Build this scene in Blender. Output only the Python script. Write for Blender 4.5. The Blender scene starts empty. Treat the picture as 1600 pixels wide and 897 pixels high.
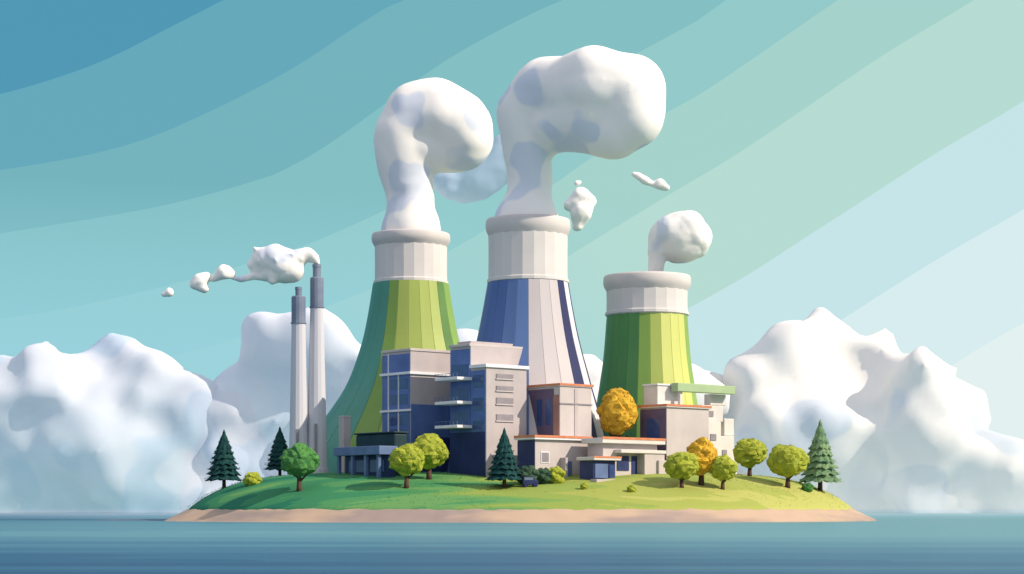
import bpy, bmesh, math, random
from mathutils import Vector, Matrix, noise, Euler
random.seed(7)
scene = bpy.context.scene
COL = scene.collection

def s2l(c):
    return c/12.92 if c <= 0.04045 else ((c+0.055)/1.055)**2.4
def H(h, k=1.0):
    h = h.lstrip('#')
    return tuple(min(1, s2l(int(h[i:i+2],16)/255)*k) for i in (0,2,4))+(1,)

# ------------------------------------------------------------ materials
def mat(name, c1, c2=None, scale=0.4, rough=0.8, bump=0.0, stretch=(1,1,1), spec=0.3, ramp=(.35,.65), detail=5):
    m = bpy.data.materials.new(name); m.use_nodes = True
    nt = m.node_tree; b = nt.nodes['Principled BSDF']
    b.inputs['Roughness'].default_value = rough
    b.inputs['Specular IOR Level'].default_value = spec
    c2 = c2 or tuple(x*0.82 for x in c1[:3])+(1,)
    tc = nt.nodes.new('ShaderNodeTexCoord'); mp = nt.nodes.new('ShaderNodeMapping')
    mp.inputs['Scale'].default_value = stretch
    nt.links.new(tc.outputs['Object'], mp.inputs['Vector'])
    n = nt.nodes.new('ShaderNodeTexNoise'); n.inputs['Scale'].default_value = scale
    n.inputs['Detail'].default_value = detail
    nt.links.new(mp.outputs[0], n.inputs['Vector'])
    r = nt.nodes.new('ShaderNodeValToRGB')
    r.color_ramp.elements[0].position = ramp[0]
    r.color_ramp.elements[1].position = ramp[1]
    r.color_ramp.elements[0].color = c2; r.color_ramp.elements[1].color = c1
    nt.links.new(n.outputs['Fac'], r.inputs[0]); nt.links.new(r.outputs[0], b.inputs['Base Color'])
    if bump:
        n2 = nt.nodes.new('ShaderNodeTexNoise'); n2.inputs['Scale'].default_value = scale*6
        nt.links.new(mp.outputs[0], n2.inputs['Vector'])
        bp = nt.nodes.new('ShaderNodeBump'); bp.inputs['Strength'].default_value = bump
        nt.links.new(n2.outputs['Fac'], bp.inputs['Height']); nt.links.new(bp.outputs[0], b.inputs['Normal'])
    return m

M = {}
M['concrete'] = mat('pale_concrete', (.54,.48,.46,1), (.47,.42,.41,1), .25, .85, .1)
M['concrete2'] = mat('warm_concrete', (.48,.42,.41,1), (.41,.37,.37,1), .3, .85, .1)
M['white'] = mat('white_paint', (.76,.75,.75,1), (.68,.68,.70,1), .5, .6)
M['palewall'] = mat('pale_cream_wall', (.66,.62,.57,1), (.59,.56,.53,1), .4, .8)
M['collar'] = mat('collar_concrete', (.67,.63,.60,1), (.61,.58,.56,1), .15, .8, .05)
M['rim'] = mat('rim_concrete', (.64,.59,.56,1), (.57,.53,.52,1), .3, .8)
M['blueshade'] = mat('blue_shading', (.10,.17,.40,1), (.07,.13,.32,1), .3, .5)
M['navy'] = mat('navy_paint_and_shading', (.025,.04,.14,1), (.016,.028,.10,1), .3, .5)
M['glass'] = mat('dark_window_glass', (.03,.055,.16,1), (.04,.08,.22,1), .6, .15, spec=.5)
M['louver'] = mat('louver_metal', (.28,.25,.27,1), (.22,.20,.22,1), 1, .5)
M['orange'] = mat('orange_trim', (.62,.22,.10,1), (.5,.17,.08,1), 1, .6)
M['purple'] = mat('plum_shading', (.13,.09,.15,1), (.09,.07,.13,1), .3, .6)
M['brick'] = mat('rust_panel', (.32,.17,.13,1), (.26,.14,.12,1), .5, .7)
M['dgreen'] = mat('dark_green_awning', (.01,.04,.05,1), (.008,.03,.04,1), .5, .6)
M['lgreen'] = mat('light_green_roof', (.36,.47,.26,1), (.32,.43,.24,1), .5, .6)
M['steel'] = mat('blue_steel_and_shade', (.12,.18,.34,1), (.09,.14,.26,1), .5, .5)
M['flue'] = mat('muted_slate_steel', (.20,.24,.31,1), (.16,.19,.27,1), .5, .5)
M['stack'] = mat('lilac_concrete', (.60,.59,.62,1), (.53,.53,.58,1), .3, .8, .05, (1,1,.15))
M['bark'] = mat('bark', (.11,.055,.04,1), (.06,.03,.025,1), 3, .9, .4, (1,1,.3))
def greens(n,a,b): M[n]=mat(n,a,b,1.1,.75,.0,spec=.15)
greens('leaf_yellowgreen',(.37,.39,.04,1),(.22,.27,.03,1))
greens('leaf_green',(.09,.25,.055,1),(.04,.15,.05,1))
greens('leaf_gold',(.66,.40,.035,1),(.46,.26,.025,1))
greens('leaf_pine',(.010,.06,.055,1),(.005,.035,.038,1))
greens('leaf_pinelight',(.20,.30,.14,1),(.10,.20,.11,1))
greens('leaf_dark',(.05,.10,.05,1),(.02,.05,.035,1))
ST=(1,1,.2)
M['t_teal'] = mat('teal_green_shade_side', (.085,.31,.23,1), (.07,.26,.19,1), .2, .5, stretch=ST)  # shaded-side tone of the green tower, painted into its panels
M['t_dkgreen'] = mat('dark_green_shade_side', (.10,.28,.08,1), (.08,.24,.07,1), .2, .5, stretch=ST)  # shaded-side tone of the lime tower, painted into its panels
M['t_green'] = mat('green_paint_and_half_shade', (.22,.36,.075,1), (.185,.32,.065,1), .2, .5, stretch=ST)  # also the painted half-shade step between dark and lit panels
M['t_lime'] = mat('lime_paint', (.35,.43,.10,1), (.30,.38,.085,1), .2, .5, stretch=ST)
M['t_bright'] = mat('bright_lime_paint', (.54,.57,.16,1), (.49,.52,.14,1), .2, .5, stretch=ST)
M['t_blue'] = mat('blue_tower_shade', (.08,.15,.36,1), (.065,.125,.31,1), .2, .5, stretch=ST)  # this blue and the next two tones paint the greige tower's shaded side
M['t_midblue'] = mat('mid_blue_tower_shade', (.10,.18,.38,1), (.085,.155,.34,1), .2, .5, stretch=ST)
M['t_lilac'] = mat('lilac_grey_tower_half_shade', (.32,.32,.42,1), (.29,.29,.39,1), .2, .5, stretch=ST)
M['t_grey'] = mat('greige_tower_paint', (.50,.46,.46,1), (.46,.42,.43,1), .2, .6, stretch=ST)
M['t_white'] = mat('white_tower_paint', (.72,.70,.76,1), None, .2, .5)
M['t_navy'] = mat('navy_tower_stripe', (.02,.025,.10,1), None, .2, .5)
M['t_deep'] = mat('deep_green_stripe', (.10,.22,.055,1), None, .2, .5)

# ------------------------------------------------------------ helpers
def link(o): COL.objects.link(o); return o
def empty(name, loc, label, category, rz=0, group=None):
    e = bpy.data.objects.new(name, None); e.location = loc; e.rotation_euler = (0,0,rz)
    e.empty_display_size = .5
    e['label']=label; e['category']=category
    if group: e['group']=group
    return link(e)
def from_bm(name, bm, mats, smooth=False, parent=None, bevel=0):
    me = bpy.data.meshes.new(name); bm.normal_update(); bm.to_mesh(me); bm.free()
    for m in (mats if isinstance(mats,(list,tuple)) else [mats]): me.materials.append(m)
    if smooth:
        for p in me.polygons: p.use_smooth=True
    o = bpy.data.objects.new(name, me); link(o)
    if parent: o.parent = parent
    if bevel:
        b=o.modifiers.new('bevel','BEVEL'); b.width=bevel; b.segments=2; b.limit_method='ANGLE'
    return o
def add_box(bm, x0,x1,y0,y1,z0,z1, mi=0):
    v=[bm.verts.new((x,y,z)) for z in (z0,z1) for x,y in ((x0,y0),(x1,y0),(x1,y1),(x0,y1))]
    for f in ((3,2,1,0),(4,5,6,7),(0,1,5,4),(1,2,6,5),(2,3,7,6),(3,0,4,7)):
        bm.faces.new([v[i] for i in f]).material_index=mi
def add_tube(bm, p0, p1, r0, r1, n=10, mi=0):
    p0=Vector(p0);p1=Vector(p1); d=(p1-p0).normalized()
    a=d.orthogonal().normalized(); b=d.cross(a)
    R=[[bm.verts.new(p+(a*math.cos(t)+b*math.sin(t))*r) for t in [2*math.pi*i/n for i in range(n)]] for p,r in ((p0,r0),(p1,r1))]
    for i in range(n):
        j=(i+1)%n; bm.faces.new((R[0][i],R[0][j],R[1][j],R[1][i])).material_index=mi
    bm.faces.new(R[0][::-1]); bm.faces.new(R[1])

# ------------------------------------------------------------ terrain
CX,CY,RA,RB = 1.2,12.0,57.5,52.0
def ground(x,y):
    dx=(x-CX)/RA; dy=(y-CY)/RB; rho=math.hypot(dx,dy)
    if rho>=.93:
        return 2.0*(1-(rho-.93)/.07)
    c = dx*dx/(rho*rho+1e-9)
    p = 8.0 if dy>0 else 2.6+5.4*c
    q=rho/.93
    return 2.0+5.6*(1-q**p)+.10*noise.noise(Vector((x*.12,y*.12,0)))*min(1,(1-q)*6)
def y_at(x,h):
    y=-40
    while y<10:
        if ground(x,y)>=h: return y
        y+=.25
    return 0
def ring_mesh(name, rhos, mats, zf, n=224):
    bm=bmesh.new(); rings=[]
    for r in rhos:
        rings.append([bm.verts.new(zf(r,2*math.pi*i/n)) for i in range(n)])
    for k in range(len(rings)-1):
        for i in range(n):
            j=(i+1)%n; bm.faces.new((rings[k][i],rings[k][j],rings[k+1][j],rings[k+1][i]))
    return bm, rings
def wob(a): return 1+.006*math.sin(5*a+1)+.004*math.sin(11*a)
def zg(r,a):
    x=CX+RA*r*wob(a)*math.cos(a); y=CY+RB*r*wob(a)*math.sin(a)
    z=ground(CX+RA*r*math.cos(a),CY+RB*r*math.sin(a))
    if r>.93: z=1.55
    return (x,y,z+.06)
bm,rings=ring_mesh('g',[.936,.930,.922,.91,.89,.86,.83,.79,.75,.7,.65,.6,.55,.5,.45,.4,.32,.24,.16,.08,.01],None,zg)
bm.faces.new(rings[-1])
grass_m = bpy.data.materials.new('grass'); grass_m.use_nodes=True
nt=grass_m.node_tree; b=nt.nodes['Principled BSDF']; b.inputs['Roughness'].default_value=.9; b.inputs['Specular IOR Level'].default_value=.1
tc=nt.nodes.new('ShaderNodeTexCoord'); mp=nt.nodes.new('ShaderNodeMapping'); mp.inputs['Scale'].default_value=(.03,.13,.2)
nt.links.new(tc.outputs['Object'],mp.inputs[0])
n=nt.nodes.new('ShaderNodeTexNoise'); n.inputs['Scale'].default_value=1.0; n.inputs['Detail'].default_value=2.5
nt.links.new(mp.outputs[0],n.inputs['Vector'])
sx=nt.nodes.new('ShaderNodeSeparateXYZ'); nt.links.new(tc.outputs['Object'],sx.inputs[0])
ma=nt.nodes.new('ShaderNodeMath'); ma.operation='MULTIPLY_ADD'; ma.inputs[1].default_value=.0080  # darker left, yellower right: the lawn's shading painted into the grass colour
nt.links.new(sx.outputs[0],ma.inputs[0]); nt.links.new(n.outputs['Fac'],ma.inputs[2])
fn=nt.nodes.new('ShaderNodeTexNoise'); fn.inputs['Scale'].default_value=2.5; fn.inputs['Detail'].default_value=6
nt.links.new(tc.outputs['Object'],fn.inputs['Vector'])
ma2=nt.nodes.new('ShaderNodeMath'); ma2.operation='MULTIPLY_ADD'; ma2.inputs[1].default_value=.04
nt.links.new(fn.outputs['Fac'],ma2.inputs[0]); nt.links.new(ma.outputs[0],ma2.inputs[2])
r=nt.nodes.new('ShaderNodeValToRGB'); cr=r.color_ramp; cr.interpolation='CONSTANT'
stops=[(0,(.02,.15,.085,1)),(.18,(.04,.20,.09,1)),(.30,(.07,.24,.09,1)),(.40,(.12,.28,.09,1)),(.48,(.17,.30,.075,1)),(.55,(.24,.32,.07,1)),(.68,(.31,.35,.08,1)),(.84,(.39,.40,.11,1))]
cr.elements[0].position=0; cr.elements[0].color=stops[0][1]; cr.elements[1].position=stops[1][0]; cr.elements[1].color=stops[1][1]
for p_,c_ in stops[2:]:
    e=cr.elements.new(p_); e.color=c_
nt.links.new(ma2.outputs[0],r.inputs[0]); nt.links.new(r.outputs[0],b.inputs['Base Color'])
bp=nt.nodes.new('ShaderNodeBump'); bp.inputs['Strength'].default_value=.25; bp.inputs['Distance'].default_value=.15
nt.links.new(fn.outputs['Fac'],bp.inputs['Height']); nt.links.new(bp.outputs[0],b.inputs['Normal'])
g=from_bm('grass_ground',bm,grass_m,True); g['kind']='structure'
def zs(r,a):
    x=CX+RA*r*wob(a)*math.cos(a); y=CY+RB*r*wob(a)*math.sin(a)
    z = 1.9*(1-(max(r,.93)-.93)/.07) if r<=1 else -(r-1)*12
    z += .18*noise.noise(Vector((x*.5,y*.5,3)))*(1 if r<.995 else .2)
    if r<.93: z=1.5
    return (x,y,z)
bm,_=ring_mesh('s',[1.05,1.0,.99,.98,.97,.96,.95,.94,.93,.90],None,zs,360)
M['sand']=mat('sand', (.47,.34,.24,1), (.31,.24,.21,1), .10, .9, .3, (.4,.5,3), ramp=(.42,.56))
g=from_bm('sand_shore',bm,M['sand'],True); g['kind']='structure'
bm=bmesh.new(); n_=48; top=[];bot=[]
for i in range(n_):
    a=2*math.pi*i/n_; top.append(bm.verts.new((-58.5+6.5*math.cos(a),8+3*math.sin(a),.25))); bot.append(bm.verts.new((-59+9.5*math.cos(a),8+5*math.sin(a),-.1)))
bm.faces.new(top)
for i in range(n_): j=(i+1)%n_; bm.faces.new((bot[i],bot[j],top[j],top[i]))
M['shoreshade']=mat('shadowed_sand',(.09,.14,.19,1),(.07,.12,.17,1),.4,.5)  # dark sandbar colour paints the thin shadow line left of the island
g=from_bm('sandbar_shadow_ground',bm,M['shoreshade'],True); g['kind']='structure'

# ------------------------------------------------------------ water
bm=bmesh.new(); S=12000
bmesh.ops.create_grid(bm,x_segments=40,y_segments=40,size=S)
wm=bpy.data.materials.new('sea_water'); wm.use_nodes=True; nt=wm.node_tree; b=nt.nodes['Principled BSDF']
b.inputs['Roughness'].default_value=.45; b.inputs['Specular IOR Level'].default_value=.08
tc=nt.nodes.new('ShaderNodeTexCoord'); mp=nt.nodes.new('ShaderNodeMapping'); mp.inputs['Scale'].default_value=(.003,.13,1); mp.inputs['Rotation'].default_value=(0,0,.03)
nt.links.new(tc.outputs['Object'],mp.inputs[0])
n=nt.nodes.new('ShaderNodeTexNoise'); n.inputs['Scale'].default_value=1; n.inputs['Detail'].default_value=1
nt.links.new(mp.outputs[0],n.inputs['Vector'])
sx=nt.nodes.new('ShaderNodeSeparateXYZ'); nt.links.new(tc.outputs['Object'],sx.inputs[0])
mr=nt.nodes.new('ShaderNodeMapRange'); mr.inputs['From Min'].default_value=-258; mr.inputs['From Max'].default_value=-165; mr.inputs['To Min'].default_value=0; mr.inputs['To Max'].default_value=.62  # grazing reflection gradient painted into the colour, darker toward the viewer
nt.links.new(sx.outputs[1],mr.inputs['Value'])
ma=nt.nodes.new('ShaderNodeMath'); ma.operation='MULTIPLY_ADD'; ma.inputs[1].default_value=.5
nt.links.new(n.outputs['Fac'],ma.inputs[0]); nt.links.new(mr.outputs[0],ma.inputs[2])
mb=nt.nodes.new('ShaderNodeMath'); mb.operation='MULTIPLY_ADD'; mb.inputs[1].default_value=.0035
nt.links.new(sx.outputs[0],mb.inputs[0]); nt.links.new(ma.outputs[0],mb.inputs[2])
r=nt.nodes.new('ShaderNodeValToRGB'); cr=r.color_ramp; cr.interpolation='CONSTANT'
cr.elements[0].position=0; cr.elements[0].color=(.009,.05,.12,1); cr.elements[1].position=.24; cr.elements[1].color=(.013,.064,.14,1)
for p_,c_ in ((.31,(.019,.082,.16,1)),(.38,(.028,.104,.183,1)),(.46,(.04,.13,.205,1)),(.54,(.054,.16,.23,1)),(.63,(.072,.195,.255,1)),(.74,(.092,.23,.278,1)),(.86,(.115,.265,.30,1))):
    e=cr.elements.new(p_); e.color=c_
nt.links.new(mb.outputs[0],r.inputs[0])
far=nt.nodes.new('ShaderNodeMapRange'); far.inputs['From Min'].default_value=40; far.inputs['From Max'].default_value=900  # far water tinted paler: distance haze painted into the base colour
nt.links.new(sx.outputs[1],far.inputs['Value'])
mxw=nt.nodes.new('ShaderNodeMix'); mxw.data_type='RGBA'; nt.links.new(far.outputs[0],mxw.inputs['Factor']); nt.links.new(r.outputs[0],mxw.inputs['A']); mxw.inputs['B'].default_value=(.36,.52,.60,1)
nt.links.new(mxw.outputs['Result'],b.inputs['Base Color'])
mp2=nt.nodes.new('ShaderNodeMapping'); mp2.inputs['Scale'].default_value=(.08,.7,1); nt.links.new(tc.outputs['Object'],mp2.inputs[0])
n2=nt.nodes.new('ShaderNodeTexNoise'); n2.inputs['Scale'].default_value=1; n2.inputs['Detail'].default_value=4; nt.links.new(mp2.outputs[0],n2.inputs['Vector'])
bp=nt.nodes.new('ShaderNodeBump'); bp.inputs['Strength'].default_value=.15; bp.inputs['Distance'].default_value=.1
nt.links.new(n2.outputs['Fac'],bp.inputs['Height']); nt.links.new(bp.outputs[0],b.inputs['Normal'])
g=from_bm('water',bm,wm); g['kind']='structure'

# ------------------------------------------------------------ cooling towers
def interp(profile, n):
    out=[]
    for i in range(n+1):
        z=profile[0][1]+(profile[-1][1]-profile[0][1])*i/n
        for k in range(len(profile)-1):
            (r0,z0),(r1,z1)=profile[k],profile[k+1]
            if z0<=z<=z1+1e-6:
                def slope(j):
                    j0=max(0,j-1); j1=min(len(profile)-1,j+1)
                    return (profile[j1][0]-profile[j0][0])/(profile[j1][1]-profile[j0][1])
                h=z1-z0; t=(z-z0)/h; m0=slope(k)*h; m1=slope(k+1)*h
                r=(2*t**3-3*t*t+1)*r0+(t**3-2*t*t+t)*m0+(-2*t**3+3*t*t)*r1+(t**3-t*t)*m1
                out.append((r,z)); break
    return out
def lathe(bm, prof, angs, mi):
    rows=[[bm.verts.new((r*k*math.cos(a),r*k*math.sin(a),z)) for a,k in angs] for r,z in prof]
    n=len(angs)
    for q in range(len(rows)-1):
        for i in range(n):
            j=(i+1)%n
            bm.faces.new((rows[q][i],rows[q][j],rows[q+1][j],rows[q+1][i])).material_index=mi(i)
def tower(x,y,label,shell,collar,rim,mats,pick,nf=24,a0=0.0):
    gz=ground(x,y)
    e=empty('cooling_tower',(x,y,gz),label,'cooling tower',group='cooling towers of the power plant')
    bm=bmesh.new(); angs=[]; kinds=[]
    for i in range(nf):
        a=a0+2*math.pi*i/nf; d=2*math.pi/nf; g_=.025*d
        angs += [(a+g_,1.0),(a+d-g_,1.0),(a+d,.992)]
        kinds += [a+d/2,a+d/2,a+d*1.5]
    lathe(bm,[(r,z-gz) for r,z in interp(shell,34)],angs,lambda i:pick(kinds[i]%(2*math.pi)))
    from_bm('shell',bm,mats,False,e)
    bm=bmesh.new(); lathe(bm,[(r,z-gz) for r,z in collar],[(2*math.pi*i/22,1) for i in range(22)],lambda i:0)
    c=from_bm('collar',bm,M['collar'],False,e)
    bm=bmesh.new(); lathe(bm,[(r,z-gz) for r,z in rim],[(2*math.pi*i/72,1) for i in range(72)],lambda i:0)
    from_bm('rim',bm,M['rim'],True,c)
    return e
def uof(a): return math.cos(a) if math.sin(a)<0 else None  # panel colours follow this left-right position to paint shade across the shells
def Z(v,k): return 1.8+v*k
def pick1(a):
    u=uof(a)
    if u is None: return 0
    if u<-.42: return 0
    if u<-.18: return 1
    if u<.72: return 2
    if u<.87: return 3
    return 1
def rimprof(r,z0,z1):
    h=z1-z0
    return [(r*.9,z0-h*.2),(r*.955,z0+h*.1),(r*.985,z0+h*.28),(r,z0+h*.5),(r*.995,z0+h*.85),(r*.975,z1),(r*.86,z1),(r*.84,z1-h*.3),(r*.83,z1-h*2)]
def collarprof(r,z0,z1):
    return [(r*.97,z0-.3),(r*1.035,z0),(r*1.035,z0+.45),(r,z0+.6),(r*.995,(z0+z1)/2),(r*1.0,z1)]
k=1.093
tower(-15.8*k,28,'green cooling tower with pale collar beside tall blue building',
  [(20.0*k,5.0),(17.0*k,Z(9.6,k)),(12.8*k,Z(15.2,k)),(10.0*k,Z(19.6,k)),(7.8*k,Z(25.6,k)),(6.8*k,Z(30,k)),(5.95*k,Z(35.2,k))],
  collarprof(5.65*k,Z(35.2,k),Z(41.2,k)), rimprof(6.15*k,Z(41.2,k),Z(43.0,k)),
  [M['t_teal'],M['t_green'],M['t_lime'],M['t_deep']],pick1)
k=1.013
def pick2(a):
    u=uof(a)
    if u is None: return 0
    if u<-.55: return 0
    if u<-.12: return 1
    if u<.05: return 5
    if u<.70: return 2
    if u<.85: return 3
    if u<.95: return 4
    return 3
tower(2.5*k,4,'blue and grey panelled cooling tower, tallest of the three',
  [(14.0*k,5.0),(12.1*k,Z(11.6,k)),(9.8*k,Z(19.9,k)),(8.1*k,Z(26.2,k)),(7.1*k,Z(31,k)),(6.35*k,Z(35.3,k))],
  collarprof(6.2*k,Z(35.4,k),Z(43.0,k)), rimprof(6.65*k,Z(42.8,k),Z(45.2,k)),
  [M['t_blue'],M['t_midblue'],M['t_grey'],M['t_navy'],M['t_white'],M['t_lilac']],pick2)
k=1.06
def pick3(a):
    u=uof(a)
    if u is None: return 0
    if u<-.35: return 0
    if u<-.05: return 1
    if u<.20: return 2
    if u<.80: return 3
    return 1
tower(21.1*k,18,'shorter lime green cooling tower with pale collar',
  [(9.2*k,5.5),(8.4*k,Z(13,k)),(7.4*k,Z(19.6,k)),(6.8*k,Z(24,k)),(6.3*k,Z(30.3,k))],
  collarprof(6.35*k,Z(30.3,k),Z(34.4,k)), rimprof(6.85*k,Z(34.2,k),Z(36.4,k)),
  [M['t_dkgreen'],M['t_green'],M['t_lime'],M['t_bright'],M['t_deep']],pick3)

# ------------------------------------------------------------ chimney stacks
def stack(x,y,label,r0,r1,zb,zm,zt,rt,tip):
    gz=ground(x,y); e=empty('chimney_stack',(x,y,gz),label,'chimney',group='chimney stacks beside the green tower')
    A=[(2*math.pi*i/14,1) for i in range(14)]
    bm=bmesh.new(); lathe(bm,[(r0*1.15,-1),(r0*1.15,.8),(r0,.82),(r0*.6+r1*.4,(zb-gz)*.4),(r1,zb-gz)],A,lambda i:0); from_bm('shaft',bm,M['stack'],False,e)
    bm=bmesh.new(); lathe(bm,[(r1*.8,zb-gz-.2),(r1*1.02,zb-gz),(r1*1.02,zm-gz),(r1*.9,zm-gz+.15),(rt,zm-gz+.2),(rt,zt-gz-tip),(rt*1.1,zt-gz-tip+.05),(rt*1.1,zt-gz),(rt*.8,zt-gz),(rt*.78,zt-gz-2)],A,lambda i:0)
    fl=from_bm('flue',bm,M['flue'],False,e)
    bm=bmesh.new()
    lathe(bm,[(r1*1.0,zb-gz-.05),(r1*1.14,zb-gz),(r1*1.14,zb-gz+.18),(r1*.9,zb-gz+.18)],A,lambda i:0)
    from_bm('collar_ring',bm,M['flue'],False,fl)
    bm=bmesh.new()
    add_box(bm,-.2,.2,-r0*1.02-.12,-r0*.9,1,(zb-gz)*.3)
    from_bm('ladder',bm,M['louver'],False,e)
stack(-33.8,4,'shorter slender pale chimney stack with blue steel flue',1.55,1.1,31.2,35.4,37.0,.5,.5)
stack(-31.0,5,'tall slender pale chimney stack with blue steel flue, smoking',1.7,1.05,33.8,38.5,40.7,.65,.5)

# ------------------------------------------------------------ buildings
TH=math.radians(40)
class Bld:
    def __init__(s,name,label,cat,x,y,th=TH):
        s.g=min(ground(x,y),7.2); s.e=empty(name,(x,y,s.g),label,cat,th); s.roof=None
    def part(s,name,boxes,m,bevel=.05,label=None,parent=None):
        groups=[boxes] if name in ('wall','louver','railing','side_wall') else [[b] for b in boxes]
        for gr in groups:
            bm=bmesh.new()
            for b in gr: add_box(bm,b[0],b[1],b[2],b[3],b[4]-s.g,b[5]-s.g)
            if name=='roof_trim' and s.roof: parent=s.roof
            o=from_bm(name,bm,m,False,parent or s.e,bevel)
            if label:o['label']=label
            if name=='roof': s.roof=o
        return o
    def window_r(s,x0,x1,z0,z1,m=None,y=0):
        w=s.part('window',[(x0,x1,y-.12,y+.01,z0,z1)],m or M['glass'],0)
        s.part('frame',[(x0-.14,x1+.14,y-.09,y+.02,z0-.14,z1+.14)],M['white'],0,None,w)
    def window_l(s,y0,y1,z0,z1,m=None,x=0):
        s.part('window',[(x-.10,x+.02,y0,y1,z0,z1)],m or M['glass'],0)
GB=4.5
B=Bld('office_building','tall beige and blue block with white balconies','building',-3.84,-14)
B.part('wall',[(0,7.9,0,3.7,GB,23.0),(0,10.2,3.7,8.6,GB,26.4)],M['concrete2'])
B.part('shading',[(-.08,0,.05,3.65,GB,22.6),(-.08,0,3.75,8.55,GB,26.0)],M['blueshade'],0,'dark blue side shading')  # blue layer paints shade onto the left faces of the block
B.part('cornice',[(-.3,8.2,-.3,3.68,23.0,23.5)],M['white'])
B.part('roof',[(-.2,10.4,3.72,8.8,26.4,26.8)],M['concrete'])
B.part('parapet',[(1.0,9.6,5.0,8.2,26.8,27.3)],M['concrete2'])
for z in (21.4,19.6,17.6,15.1):
    w_=B.part('window',[(1.9,5.2,-.12,.01,z,z+(.7 if z>19 else .95))],M['louver'],0)
    B.part('sill',[(1.8,5.3,-.2,.0,z-.16,z)],M['concrete'],0,None,w_)
for z in (21.2,17.6,14.0):
    b_=B.part('balcony',[(-3.0,-.09,3.2,8.7,z,z+.45)],M['white'],.06)
    B.part('railing',[(-3.0,-2.93,3.2,8.7,z+.95,z+1.02)]+[(-2.99,-2.94,3.2+i*.9,3.26+i*.9,z+.45,z+.96) for i in range(7)],M['steel'],0,None,b_)
    B.window_l(4.2,8.2,z+.6,z+2.5)
for z in (20.0,16.6,13.2,9.8):
    B.window_l(.6,3.1,z,z+1.9)
B.part('shading',[(-.16,-.08,.05,8.55,GB,13.4)],M['navy'],0,'navy lower shading')  # darker step of the painted shade, low on the left face
B.part('door',[(3.0,4.6,-.12,0,GB,8.9)],M['louver'],0)
A_=Bld('turbine_building','blue glazed block with white floor bands beside green tower','building',-15.6,-5)
A_.part('wall',[(0,8.6,0,7.3,GB,26.2)],M['concrete2'])
A_.part('shading',[(-.08,0,.05,7.25,GB,25.8)],M['blueshade'],0,'blue side shading')  # blue layer paints this block's left face as shaded
A_.part('roof',[(-.15,8.75,-.15,7.5,26.2,26.6)],M['concrete'])
A_.part('cornice',[(-.35,8.7,-.35,7.6,22.6,23.0)],M['white'],.04)
A_.part('cornice',[(-.35,-.08,-.35,7.6,16.9,17.25),(-.35,-.08,-.35,7.6,11.6,11.95)],M['white'],.04)
A_.part('mullion',[(-.22,-.08,5.4,5.6,GB,26.0),(-.22,-.08,2.8,2.95,GB,22.6)],M['white'],0)
for z in (18.0,12.6,20.4,14.8):
    A_.window_l(.5,2.6,z,z+1.6); A_.window_l(3.2,5.2,z,z+1.6)
A_.part('shading',[(.1,8.6,-.1,0,GB,18.0)],M['blueshade'],0,'blue lower cast shadow')  # paints the shadow cast by the tall beige block onto the right face
A_.part('shading',[(.9,8.6,-.18,-.1,GB,13.0)],M['navy'],0,'navy lower shading')  # deeper lower part of the painted cast shadow
C=Bld('control_building','plum and grey block with orange roof trim','building',7.2,-12)
C.part('wall',[(0,6.4,0,8.0,GB,20.3)],M['concrete'])
C.part('shading',[(-.08,0,1.4,7.95,GB,20.0)],M['purple'],0,'dark plum side shading')  # plum layer paints the shaded left face
C.part('panel',[(-.12,0,.05,1.4,GB,19.0)],M['brick'],0,'rust coloured vertical panel')
C.part('roof',[(-.2,6.6,-.2,8.2,20.3,20.6)],M['concrete'])
C.part('roof_trim',[(-.25,6.65,-.27,-.2,20.45,20.75),(-.27,-.2,-.2,8.2,20.45,20.75)],M['orange'],0)
C.part('wall_band',[(-.14,6.5,-.14,0,17.6,17.8)],M['louver'],0)
C.part('pilaster',[(2.9,3.5,-.1,0,12.9,20.0)],M['concrete2'],0)
C.window_l(2.0,3.2,14.5,18.5); C.window_l(4.0,5.2,14.5,18.5)
P=Bld('annex_building','low pale annex with orange edged flat roof','building',3.4,-17.5)
P.part('wall',[(0,10.6,0,4.0,GB-1,12.1)],M['concrete'])
P.part('roof',[(-.5,10.9,-.5,4.2,12.1,12.55)],M['white'])
P.part('roof_trim',[(-.55,10.95,-.57,-.5,12.4,12.75),(-.57,-.5,-.5,4.2,12.4,12.75)],M['orange'],0)
P.part('shading',[(-.08,0,.05,3.95,GB,12.0)],M['navy'],0)  # navy layer paints shade on the annex's left face
P.window_r(1.2,2.6,8.8,10.2,M['louver'])
P.part('door',[(6.0,7.2,-.1,0,GB,9.0)],M['steel'],0)
P.part('buttress',[(4.9,5.4,-1.2,0,GB-1,9.5),(8.6,9.1,-1.2,0,GB-1,9.5)],M['concrete2'])
D=Bld('service_building','low pale service building with layered roof slabs','building',13.4,-16.5)
D.part('wall',[(.6,11.8,.6,4.0,GB,11.6)],M['concrete'])
D.part('roof',[(-.4,12.6,-.4,4.3,11.6,12.4)],M['palewall'],.08)
D.part('roof_trim',[(-.45,12.65,-.47,-.4,12.2,12.55)],M['orange'],0)
D.part('porch',[(2.8,12.2,-1.0,.6,10.2,10.7)],M['palewall'],.05)
D.part('porch_wall',[(7.8,12.0,-.8,.58,GB-1,10.2),(10.4,12.0,-1.2,-.8,GB-1,9.2)],M['concrete'],.05)
D.part('window',[(3.4,5.8,.48,.6,7.6,9.8)],M['navy'],0)
D.part('door',[(6.4,7.5,.48,.6,GB,9.8)],M['navy'],0)
D2=Bld('entrance_pavilion','small flat roofed pavilion with dark glass front','building',12.0,-19.5)
D2.part('wall',[(.2,4.6,.4,3.4,3.2,9.0)],M['navy'])
D2.part('roof',[(-.3,5.2,-.3,3.6,9.0,9.5)],M['palewall'],.08)
D2.part('roof_trim',[(-.32,5.22,-.36,-.3,9.35,9.6)],M['orange'],0)
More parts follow.
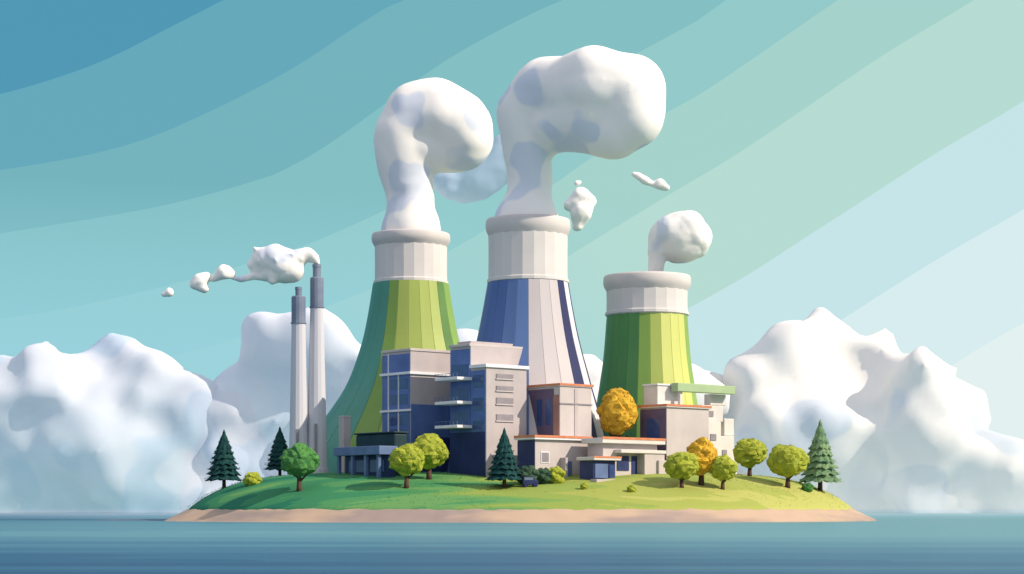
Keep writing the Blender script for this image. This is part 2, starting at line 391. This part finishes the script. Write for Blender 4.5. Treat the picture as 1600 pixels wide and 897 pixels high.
D2.part('window',[(.5,3.0,.28,.4,6.4,8.5)],M['steel'],0)
D2.part('door',[(3.3,4.3,.28,.4,4.0,8.3)],M['glass'],0)
D2.part('step',[(-.6,5.6,-1.2,.2,3.0,6.2)],M['concrete2'],.06)
E=Bld('workshop_building','pale workshop with orange roof edge and green canopy','building',23.6,-7)
E.part('wall',[(0,9.2,0,5.8,GB,17.4)],M['concrete'])
E.part('shading',[(-.08,0,.05,5.75,GB,17.2)],M['purple'],0,'dark plum side shading')  # plum layer paints shade on the workshop's left face
E.part('roof',[(-.3,9.5,-.3,6.0,17.4,17.75)],M['palewall'])
E.part('roof_trim',[(-.35,9.5,-.37,-.3,17.6,17.9),(-.37,-.3,-.3,6,17.6,17.9)],M['orange'],0)
E.part('penthouse',[(.4,5.2,2.4,5.4,17.75,20.9)],M['palewall'])
E.part('penthouse_roof',[(.2,5.4,2.2,5.6,20.9,21.15)],M['white'])
E.part('canopy',[(3.0,15.8,.6,2.1,20.0,21.3)],M['lgreen'],.08)
E.part('canopy_post',[(4.0,4.5,1.1,1.6,17.75,20.0)],M['palewall'],0)
E.part('side_wall',[(9.5,12.8,.8,4.6,GB,15.6),(12.85,16.4,1.4,4.4,GB,13.4),(9.8,14.6,2.1,4.0,15.65,18.2),(12.0,15.6,2.4,3.8,18.25,20.0),(14.65,16.9,1.9,3.5,13.45,16.2),(16.45,17.6,1.9,3.6,GB,11.2)],M['palewall'],.12,'stepped pale side blocks')
E.part('window',[(10.3,11.6,.68,.8,12.6,13.6),(13.6,14.6,1.28,1.4,10.2,11.2),(11.0,12.3,1.98,2.1,16.4,17.3)],M['louver'],0)
E.window_l(1.4,4.2,12.5,15.8)
E.part('door',[(3.0,5.0,-.12,0,GB,10.5)],M['steel'],0)
F=Bld('loading_canopy','low blue canopy on columns with dark awning box','canopy',-19.2,-16.5)
F.part('roof',[(-.8,2.6,-.4,11.4,9.9,11.2)],M['steel'],.08)  # dark blue base paints in shade from the blue block
for y_ in (.2,3.4,6.8,10.4): F.part('column',[(-.5,0,y_,y_+.5,GB-1,9.9)],M['steel'],.03)
F.part('wall',[(1.2,2.4,0,11.2,GB,9.9)],M['navy'])
F.part('awning',[(3.0,5.5,1.0,11.0,GB,13.2)],M['dgreen'],.3)
F.part('awning_roof',[(2.8,5.7,.8,11.2,13.2,13.45)],M['dgreen'],.1)
F.part('window',[(1.08,1.2,1.0,4.5,7.4,9.2),(1.08,1.2,6,10,7.4,9.2)],M['glass'],0)
G_=Bld('pump_house','small grey pump house beside green tower base','building',-26.2,-1)
G_.part('wall',[(0,1.3,0,1.4,GB,16.2)],M['concrete2']); G_.part('roof',[(-.06,1.36,-.06,1.46,16.2,16.4)],M['concrete'])

V=empty('utility_cart',(2.6,-24.0,ground(2.6,-24)),'small dark blue utility van parked beside hedge','van',math.radians(10))
bm=bmesh.new()
pts=[(-1.1,.35),(1.1,.35),(1.12,.85),(.75,.95),(.45,1.5),(-1.05,1.5),(-1.12,.9)]
a=[bm.verts.new((x,-.5,z)) for x,z in pts]; c=[bm.verts.new((x,.5,z)) for x,z in pts]
bm.faces.new(a); bm.faces.new(c[::-1])
for i in range(len(pts)): j=(i+1)%len(pts); bm.faces.new((a[j],a[i],c[i],c[j]))
from_bm('body',bm,M['navy'],False,V,.06)
for x in (-.7,.7):
    for y_ in (-.5,.5):
        bm=bmesh.new(); add_tube(bm,(x,y_-.09,.33),(x,y_+.09,.33),.33,.33,14); from_bm('wheel',bm,M['t_navy'],False,V)
bm=bmesh.new(); add_box(bm,-.9,.35,-.53,-.5,1.0,1.38); from_bm('window',bm,M['flue'],False,V)

# ------------------------------------------------------------ vegetation
def leaf(bm,p,nrm,s):
    nrm=(nrm+Vector((random.uniform(-1,1),random.uniform(-1,1),random.uniform(-.6,1)))*.6).normalized()
    a=nrm.orthogonal().normalized(); a=(Matrix.Rotation(random.uniform(0,6.28),3,nrm)@a); b=nrm.cross(a)
    v=[bm.verts.new(p+a*s),bm.verts.new(p+b*s*.55),bm.verts.new(p-a*s),bm.verts.new(p-b*s*.55)]
    bm.faces.new(v)
def clump(bm,c,r,leaves,ls,sub=2):
    q=bmesh.ops.create_icosphere(bm,subdivisions=sub,radius=1)
    sc=Vector((random.uniform(.85,1.15),random.uniform(.85,1.15),random.uniform(.75,1.0)))
    for v in q['verts']:
        d=v.co.copy(); k=1+.35*noise.noise(d*2.2+c*3)
        v.co=Vector((d.x*sc.x,d.y*sc.y,d.z*sc.z))*r*k+c
    for _ in range(leaves):
        d=Vector((random.gauss(0,1),random.gauss(0,1),random.gauss(.2,1))).normalized()
        leaf(bm,c+Vector((d.x*sc.x,d.y*sc.y,d.z*sc.z))*r*random.uniform(.9,1.12),d,ls*random.uniform(.7,1.2))
def crown(bm,c,w,h,n,leaves=34,shape='round'):
    for i in range(n):
        f=(i+.5)/n; zz=1-2*f; ph=i*2.39996+random.uniform(-.2,.2)
        rr=math.sqrt(max(0,1-zz*zz))
        if shape=='egg': rr*= (1.0-.32*max(0,zz))
        u=random.uniform(.56,.66)
        p=Vector((rr*math.cos(ph)*w/2*u,rr*math.sin(ph)*w/2*u,(zz*u)*h/2))
        clump(bm,c+p,w*random.uniform(.19,.235),leaves,w*.034,2)
    clump(bm,c,w*.32,10,w*.04)
def round_tree(x,y,h,w,leafm,label,shape='round',trunk_frac=.34,bark='bark',cat='tree'):
    gz=ground(x,y); e=empty('broadleaf_tree',(x,y,gz),label,cat,group='trees on the island lawn')
    tr=h*.045+.03
    bm=bmesh.new(); ch=h*(1-trunk_frac); cz=h-ch/2; ln=random.uniform(-.15,.15)*w*.3
    add_tube(bm,(0,0,-.4),(ln*.4,0,h*.22),tr*1.5,tr,10); add_tube(bm,(ln*.4,0,h*.21),(ln,0,cz),tr,tr*.5,10)
    for i in range(5):
        a=i*1.26+random.uniform(0,.6)
        add_tube(bm,(ln*.5,0,h*(.20+.035*i)),(ln+math.cos(a)*w*.27,math.sin(a)*w*.27,h*(.42+.05*i)),tr*.6,tr*.25,7)
    from_bm('trunk',bm,M[bark],True,e)
    bm=bmesh.new(); crown(bm,Vector((ln*.5,0,cz)),w,ch,34,shape=shape)
    from_bm('crown',bm,M[leafm],False,e); return e
def bush(x,y,h,w,leafm,label,name='bush'):
    bm=bmesh.new()
    crown(bm,Vector((0,0,h*.42)),w,h*1.15,16,26)
    o=from_bm(name,bm,M[leafm]); o.location=(x,y,ground(x,y)); o['label']=label; o['category']='bush'; o['group']='bushes on the island lawn'
def conifer(x,y,h,w,leafm,label):
    gz=ground(x,y); e=empty('pine_tree',(x,y,gz),label,'tree',group='conifers on the island lawn')
    bm=bmesh.new(); add_tube(bm,(0,0,-.4),(0,0,h*.3),h*.035,h*.028,9); add_tube(bm,(0,0,h*.28),(0,0,h*.93),h*.028,h*.006,9); from_bm('trunk',bm,M['bark'],True,e)
    bm=bmesh.new(); T=9
    for i in range(T):
        t=i/(T-1); zb=h*(.14+.72*t); R=w/2*(1-t)**.8*1.02+w*.07; za=zb+h*.19
        n=22; ce=bm.verts.new((0,0,min(za,h)))
        off=random.uniform(0,6); ring=[];mid=[]
        for j in range(n):
            a=off+2*math.pi*j/n; rr=R*(1.0 if j%2==0 else .82)*random.uniform(.90,1.06)
            dz=-(h*.025 if j%2==0 else 0)+random.uniform(-.015,.015)*h
            ring.append(bm.verts.new((rr*math.cos(a),rr*math.sin(a),zb+dz)))
            rm=R*.62; mid.append(bm.verts.new((rm*math.cos(a),rm*math.sin(a),zb+h*.08)))
        inner=bm.verts.new((0,0,zb+h*.02))
        for j in range(n):
            q=(j+1)%n
            bm.faces.new((ring[j],ring[q],mid[q],mid[j])); bm.faces.new((mid[j],mid[q],ce)); bm.faces.new((ring[q],ring[j],inner))
        for _ in range(int(150*(1-t)+30)):
            a=random.uniform(0,6.283); f=random.uniform(.25,1.03)
            p=Vector((R*f*math.cos(a),R*f*math.sin(a),zb+h*.11*(1-f)+random.uniform(-.01,.02)*h))
            leaf(bm,p,Vector((math.cos(a),math.sin(a),.6)),w*.033*random.uniform(.7,1.3))
    from_bm('crown',bm,M[leafm],False,e); return e

conifer(-45.3,2,9.2,5.4,'leaf_pine','dark green pine standing at the shore slope')
conifer(-37.0,6,8.0,4.6,'leaf_pine','dark green pine beside the chimney stacks')
conifer(-1.1,y_at(-1.1,4.9),8.7,4.9,'leaf_pine','dark green pine before the tall beige block')
conifer(48.0,-1,11.2,6.0,'leaf_pinelight','light green pine at the far lawn edge')
YG='leaf_yellowgreen'
round_tree(-31.0,y_at(-31,4.4),6.7,5.5,'leaf_green','round deep green tree on the shaded lawn')
round_tree(-15.2,y_at(-15.2,4.9),6.1,5.2,YG,'round yellow-green tree before the blue block')
round_tree(-12.2,y_at(-12.2,6.2),6.8,5.3,YG,'yellow-green tree beside the blue block wall',trunk_frac=.24)
round_tree(27.6,y_at(27.6,4.9)+1.5,7.3,4.8,'leaf_gold','golden autumn tree before the workshop','egg',.15)
round_tree(24.5,y_at(24.5,4.8),5.3,4.9,YG,'round yellow-green tree on the lawn slope',trunk_frac=.26)
round_tree(30.6,y_at(30.6,4.6),5.0,4.1,YG,'small yellow-green tree on the lawn slope',trunk_frac=.26)
round_tree(36.6,-4,5.8,5.3,YG,'round yellow-green tree beside the workshop',trunk_frac=.28)
round_tree(41.6,-10,6.4,6.2,YG,'broad yellow-green tree near the pine',trunk_frac=.26)
round_tree(16.2,-4.5,13.5,6.4,'leaf_gold','tall golden autumn tree behind service building','egg',.40)
bush(-39.5,-8,2.0,2.9,YG,'small yellow-green bush on lawn')
bush(6.3,y_at(6.3,5.6),2.7,3.0,YG,'yellow-green bush before the annex')
bush(2.4,-21.5,2.8,3.6,'leaf_dark','dark hedge bush beside the annex wall')
bush(4.6,-21.0,2.4,3.0,'leaf_dark','dark hedge bush beside the annex wall')
bush(10.3,y_at(10.3,4.6),1.1,1.2,YG,'tiny bush tuft on lawn')
bush(17.0,y_at(17,4.2),1.1,1.4,YG,'tiny green bush tuft on lawn')
bush(45.0,-8,1.3,1.9,'leaf_green','tiny green bush near the shore')

bm=bmesh.new()
for _ in range(5200):
    a=random.uniform(math.pi,2*math.pi); rr=random.uniform(.3,.929)
    x=CX+RA*rr*math.cos(a); y=CY+RB*rr*math.sin(a); z=ground(x,y)
    s=random.uniform(.10,.22); t=random.uniform(0,3.14); dx=math.cos(t)*.07; dy=math.sin(t)*.07
    v=[bm.verts.new((x-dx,y-dy,z)),bm.verts.new((x+dx,y+dy,z)),bm.verts.new((x+random.uniform(-.1,.1),y,z+s))]
    bm.faces.new(v)
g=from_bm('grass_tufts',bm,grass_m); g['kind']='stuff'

# ------------------------------------------------------------ clouds and steam
def steam_mat(name,c,c2,sc,tf=.25,fade=None,lo=.3):
    m=mat(name,c,c2,sc,1.0,0,spec=0,ramp=(.40,.44),detail=1.0)  # hard-edged second tone paints shaded hollows into the vapour colour
    nt=m.node_tree; b=nt.nodes['Principled BSDF']; out=nt.nodes['Material Output']
    tr=nt.nodes.new('ShaderNodeBsdfTranslucent'); tr.inputs[0].default_value=(.97,.93,.88,1)
    mx=nt.nodes.new('ShaderNodeMixShader'); mx.inputs[0].default_value=tf
    nt.links.new(b.outputs[0],mx.inputs[1]); nt.links.new(tr.outputs[0],mx.inputs[2]); last=mx.outputs[0]
    if fade:
        ge=nt.nodes.new('ShaderNodeNewGeometry'); sp=nt.nodes.new('ShaderNodeSeparateXYZ'); nt.links.new(ge.outputs['Position'],sp.inputs[0])
        mr=nt.nodes.new('ShaderNodeMapRange'); mr.inputs['From Min'].default_value=-5; mr.inputs['From Max'].default_value=fade; mr.inputs['To Min'].default_value=lo; mr.inputs['To Max'].default_value=1  # cloud bases fade out by height to imitate low haze
        nt.links.new(sp.outputs[2],mr.inputs['Value'])
        tp=nt.nodes.new('ShaderNodeBsdfTransparent'); m2=nt.nodes.new('ShaderNodeMixShader')
        nt.links.new(mr.outputs[0],m2.inputs[0]); nt.links.new(tp.outputs[0],m2.inputs[1]); nt.links.new(last,m2.inputs[2]); last=m2.outputs[0]
    nt.links.new(last,out.inputs[0])
    return m
M['steam']=steam_mat('steam_vapour',(.96,.92,.87,1),(.72,.76,.84,1),.13,.08)
M['cloud']=steam_mat('cloud_vapour',(.88,.85,.81,1),(.66,.71,.78,1),.026,.08,80,.3)
M['cloudblue']=steam_mat('hazy_cloud_vapour',(.74,.77,.84,1),(.57,.67,.80,1),.026,.08,110,.3)
M['cloudsoft']=steam_mat('soft_cloud_vapour',(.50,.60,.80,1),(.47,.57,.77,1),.1,.3,600,.45)  # blue-grey base colour carries the shade of a shadowed cloud
def cloud(name,label,cat,sph,voxel,disp,tscale,m,smooth=6,group=None,lump=0,path=False,vor=0,smooth2=3,q0=.22,q1=.42,again=False,skip=0):
    rs=random.Random(len(sph)*17+int(abs(sph[0][0])))
    S_=list(sph)
    if path:
        for a,b in zip(sph,sph[1:]):
            for t in (.33,.66): S_.append(tuple(a[i]*(1-t)+b[i]*t for i in range(4)))
    if lump:
        for x,y,z,r in sph[skip:]:
            for _ in range(lump):
                d=Vector((rs.gauss(0,1),-abs(rs.gauss(0,1)),rs.gauss(.25,1))).normalized(); q=r*rs.uniform(q0,q1)
                S_.append((x+d.x*(r-q*.35),y+d.y*(r-q*.35),z+d.z*(r-q*.35),q))
    bm=bmesh.new(); c0=Vector(sph[0][:3])
    for x,y,z,r in S_:
        bmesh.ops.create_icosphere(bm,subdivisions=3,radius=r,matrix=Matrix.Translation(Vector((x,y,z))-c0))
    o=from_bm(name,bm,m,True); o.location=c0
    o['label']=label;o['category']=cat
    if group:o['group']=group
    md=o.modifiers.new('r','REMESH'); md.mode='VOXEL'; md.voxel_size=voxel; md.use_smooth_shade=True
    md=o.modifiers.new('s','SMOOTH'); md.iterations=smooth; md.factor=.6
    if disp:
        t=bpy.data.textures.new(name+'_lumps','CLOUDS'); t.noise_scale=tscale; t.noise_depth=1; t.noise_basis='ORIGINAL_PERLIN'
        md=o.modifiers.new('d','DISPLACE'); md.texture=t; md.strength=disp; md.mid_level=.5; md.texture_coords='GLOBAL'
    if vor:
        t=bpy.data.textures.new(name+'_dents','VORONOI'); t.noise_scale=tscale*1.1; t.noise_intensity=1
        md=o.modifiers.new('d2','DISPLACE'); md.texture=t; md.strength=-vor; md.mid_level=.3; md.texture_coords='GLOBAL'
    if again:
        md=o.modifiers.new('r2','REMESH'); md.mode='VOXEL'; md.voxel_size=voxel; md.use_smooth_shade=True
    md=o.modifiers.new('s2','SMOOTH'); md.iterations=smooth2; md.factor=.5
    return o
def W(lst,k,y,j=0.0):
    return [((a-800)/10*k, y+random.uniform(-j,j), 1.8+(796-b)/10*k, r/10*k) for a,b,r in lst]
GS='steam plumes above the cooling towers'
cloud('steam_plume','thick white steam plume curling above green tower','steam',
  W([(645,372,54),(645,362,53),(643,350,46),(642,330,41),(641,305,40),(638,285,41),(635,262,44),(632,235,46),(628,208,48),(648,188,55),(688,183,62),(714,196,61),(722,212,53),(690,224,46),(660,230,44)],1.093,28,.4),.40,1.3,9,M['steam'],9,GS,path=True,vor=1.2,smooth2=8)
p2=W([(825,354,58),(825,344,56),(826,328,48),(828,305,41),(829,282,40),(828,258,41),(823,232,44),(820,205,46),(822,172,49),(850,142,55),(890,143,60),(938,138,69),(980,143,63),(982,178,60),(962,198,53),(905,192,50),(870,200,46),(930,182,60)],1.013,4,.4)
def drift(p):
    x,y,z,r=p; d=-8*min(1,max(0,(x-4)/11)); f=(304+d)/304
    return (x*f,y+d,1.8+(z-1.8)*f,r*f)
p2=[drift(p) for p in p2]
cloud('steam_plume','large white steam plume curling above blue tower','steam',p2,.40,1.3,9,M['steam'],9,GS,path=True,vor=1.2,smooth2=8)
cloud('steam_plume','small white steam puff rising above lime tower','steam',
  W([(1021,436,16),(1022,424,13),(1025,408,14),(1026,392,18),(1032,374,22),(1046,362,28),(1070,370,41),(1076,374,39),(1058,384,28)],1.06,18,.2),.25,.9,4,M['steam'],5,GS,path=True,vor=.8)
cloud('smoke_plume','grey white smoke drifting from the tall stack','smoke',
  W([(496,411,5),(490,403,9),(480,398,12),(468,401,15),(455,408,21),(430,402,25),(447,418,27),(412,404,23),(430,425,18),(396,414,12),(412,428,12),(395,432,8),(378,436,6),(362,434,5)],1.016,5,.2),.2,.8,3.5,M['steam'],4,None,path=True,vor=.8,lump=2)
for l in ([(362,430,7),(350,425,13),(337,432,8),(328,436,5)],[(322,432,10),(312,438,13),(304,445,10),(318,451,9)],[(264,457,8),(257,460,5)]):
    cloud('smoke_puff','small detached puff of white smoke','smoke',W(l,1.016,5,.1),.2,.6,2.5,M['steam'],5,'smoke puffs drifting from the stack',path=True,vor=.4)
cloud('cloud','soft blue grey cloud behind the steam plumes','cloud',W([(688,284,20),(705,290,24),(725,292,26),(748,286,30),(768,268,34),(790,245,34)],1.25,75,.5),.4,1.5,5,M['cloudsoft'],9,path=True,vor=1)
GW='small cloud wisps near the steam plumes'
for l in ([(890,320,10),(906,306,15),(918,315,14),(908,333,17),(904,352,11)],[(902,286,5),(907,284,4)],[(990,273,4),(1000,277,7),(1012,284,6),(1022,289,5),(1030,288,9),(1042,294,7)]):
    cloud('cloud_wisp','small white cloud wisp in the sky','cloud',W(l,1.2,60,.2),.22,.9,2.8,M['steam'],5,GW,path=True,vor=.4)
def FC(lst): return W([(a,b,r) for a,b,r in lst],3.0,600,14)
base=lambda x0,x1: [(x,785,52) for x in range(x0,x1,36)]
KW=dict(lump=12,vor=10,smooth2=2,q0=.22,q1=.46,again=True)
cloud('cloud_bank','broad puffy pale cloud bank resting on the sea','cloud',FC([(20,640,70),(90,602,66),(165,592,70),(235,620,74),(300,645,68),(345,660,60),(-10,720,80),(90,720,80),(200,720,80),(310,725,75),(370,715,70),(-80,700,85),(150,680,80)]+base(-90,420)),3.0,14,45,M['cloudblue'],2,None,**KW)
cloud('cloud_bank','tall pale cloud bank behind the chimney stacks','cloud',FC([(375,610,50),(400,575,46),(440,551,58),(500,541,60),(550,583,56),(590,630,60),(440,660,76),(540,680,86),(640,730,66),(360,650,60),(350,720,66),(700,600,50),(725,560,38),(690,700,66)]+base(340,760)),3.0,14,45,M['cloudblue'],2,None,**KW)
cloud('cloud_bank','low pale cloud bank behind the towers','cloud',FC([(900,615,56),(930,598,46),(880,700,76),(980,680,76),(1080,635,56),(1110,612,44),(1050,720,76)]+base(820,1150)),3.0,14,45,M['cloud'],2,None,**KW)
KW['vor']=13
cloud('cloud_bank','towering dimpled white cloud bank on the sea','cloud',FC([(1180,590,58),(1230,546,62),(1290,540,60),(1365,580,60),(1430,600,70),(1475,652,68),(1190,700,74),(1290,680,105),(1400,710,100),(1500,745,62),(1565,750,60),(1615,782,60),(1200,770,50),(1160,640,48)]+base(1140,1640)),3.0,16,45,M['cloud'],2,None,**KW)

# ------------------------------------------------------------ world
EL=math.radians(35); sv=Vector((.942,-.335,0)).normalized()*math.cos(EL); sv.z=math.sin(EL)
w=bpy.data.worlds.new('World'); scene.world=w; w.use_nodes=True; nt=w.node_tree
for n in list(nt.nodes): nt.nodes.remove(n)
N=nt.nodes.new; L=nt.links.new
def math_(op,a,b=None,c=None,clamp=False):
    m=N('ShaderNodeMath'); m.operation=op; m.use_clamp=clamp
    for i,v in enumerate((a,b,c)):
        if v is None: continue
        if isinstance(v,(int,float)): m.inputs[i].default_value=v
        else: L(v,m.inputs[i])
    return m.outputs[0]
tc=N('ShaderNodeTexCoord'); sp=N('ShaderNodeSeparateXYZ'); L(tc.outputs['Generated'],sp.inputs[0])
X,Y,Zc=sp.outputs
ns=N('ShaderNodeTexNoise'); ns.inputs['Scale'].default_value=7; ns.inputs['Detail'].default_value=1; L(tc.outputs['Generated'],ns.inputs['Vector'])
px=math_('MULTIPLY_ADD',X,3100,800); px=math_('MAXIMUM',px,0)
xa=math_('MINIMUM',px,900); xb=math_('SUBTRACT',px,900); xb=math_('MAXIMUM',xb,0)
py=math_('MULTIPLY_ADD',Zc,-3150,796)
q=math_('MULTIPLY',xa,xa); f0=math_('MULTIPLY',q,.00028); f0=math_('MULTIPLY_ADD',xa,.15,f0); f0=math_('MULTIPLY_ADD',xb,.62,f0)
ex=math_('MULTIPLY',px,.44); ex=math_('SUBTRACT',ex,f0); ex=math_('MAXIMUM',ex,0)
wt=math_('MULTIPLY_ADD',py,-1/260,1.0,True)
s=math_('ADD',py,f0); ex=math_('MULTIPLY',ex,wt); s=math_('ADD',s,ex)
s=math_('MULTIPLY_ADD',ns.outputs['Fac'],40,s); s=math_('SUBTRACT',s,20)
t=math_('DIVIDE',s,1500,None,True)
r=N('ShaderNodeValToRGB'); cr=r.color_ramp; cr.interpolation='CONSTANT'
st=[(0,'4f98b4'),(150,'64a9bb'),(265,'74b4bd'),(365,'84c0c4'),(495,'94cbca'),(610,'a6d4cc'),(740,'b7ddd3'),(940,'c7e6e9'),(1110,'d9eef0'),(1300,'e4f3f2')]
cr.elements[0].position=0; cr.elements[0].color=H(st[0][1]); cr.elements[1].position=st[1][0]/1500; cr.elements[1].color=H(st[1][1])
for p,c in st[2:]:
    e=cr.elements.new(p/1500); e.color=H(c)
L(t,r.inputs[0])
f1=math_('SUBTRACT',.165,Zc); f1=math_('MULTIPLY',f1,12,None,True)
f2=math_('SUBTRACT',.09,X); f2=math_('MULTIPLY',f2,7,None,True)
f=math_('MULTIPLY',f1,f2); f=math_('MULTIPLY',f,.8)
mx=N('ShaderNodeMix'); mx.data_type='RGBA'; L(f,mx.inputs['Factor']); L(r.outputs[0],mx.inputs['A']); mx.inputs['B'].default_value=H('98d3e0')
f3=math_('SUBTRACT',Zc,.32); f3=math_('MULTIPLY',f3,3,None,True)
f4=math_('MULTIPLY',Y,-2.5,None,True)
f5=math_('MAXIMUM',f3,f4)
mx2=N('ShaderNodeMix'); mx2.data_type='RGBA'; L(f5,mx2.inputs['Factor']); L(mx.outputs['Result'],mx2.inputs['A']); mx2.inputs['B'].default_value=(.72,.74,.86,1)  # sky overhead and behind the camera brightened as added fill light
bg1=N('ShaderNodeBackground'); L(mx2.outputs['Result'],bg1.inputs[0]); bg1.inputs[1].default_value=1.0
sky=N('ShaderNodeTexSky'); sky.sky_type='NISHITA'; sky.sun_disc=False; sky.sun_elevation=EL; sky.sun_rotation=math.atan2(sv.x,sv.y)
bg2=N('ShaderNodeBackground'); L(sky.outputs[0],bg2.inputs[0]); bg2.inputs[1].default_value=.12
ms=N('ShaderNodeMixShader'); ms.inputs[0].default_value=.03; L(bg1.outputs[0],ms.inputs[1]); L(bg2.outputs[0],ms.inputs[2])
o=N('ShaderNodeOutputWorld'); L(ms.outputs[0],o.inputs[0])

sun=bpy.data.lights.new('sun','SUN'); sun.energy=4.9; sun.angle=math.radians(.5); sun.color=(1,.87,.72)
so=bpy.data.objects.new('sun',sun); link(so); so.location=(100,-80,90); so.rotation_euler=(-sv).to_track_quat('-Z','Y').to_euler()

cam=bpy.data.cameras.new('camera'); co=bpy.data.objects.new('camera',cam); link(co)
co.location=(0,-300,1.8); co.rotation_euler=(math.radians(90),0,0)
cam.sensor_width=36; cam.lens=67.5; cam.shift_y=347.5/1600; cam.clip_start=1; cam.clip_end=30000
scene.camera=co
scene.view_settings.view_transform='Standard'; scene.view_settings.look='None'; scene.view_settings.exposure=0
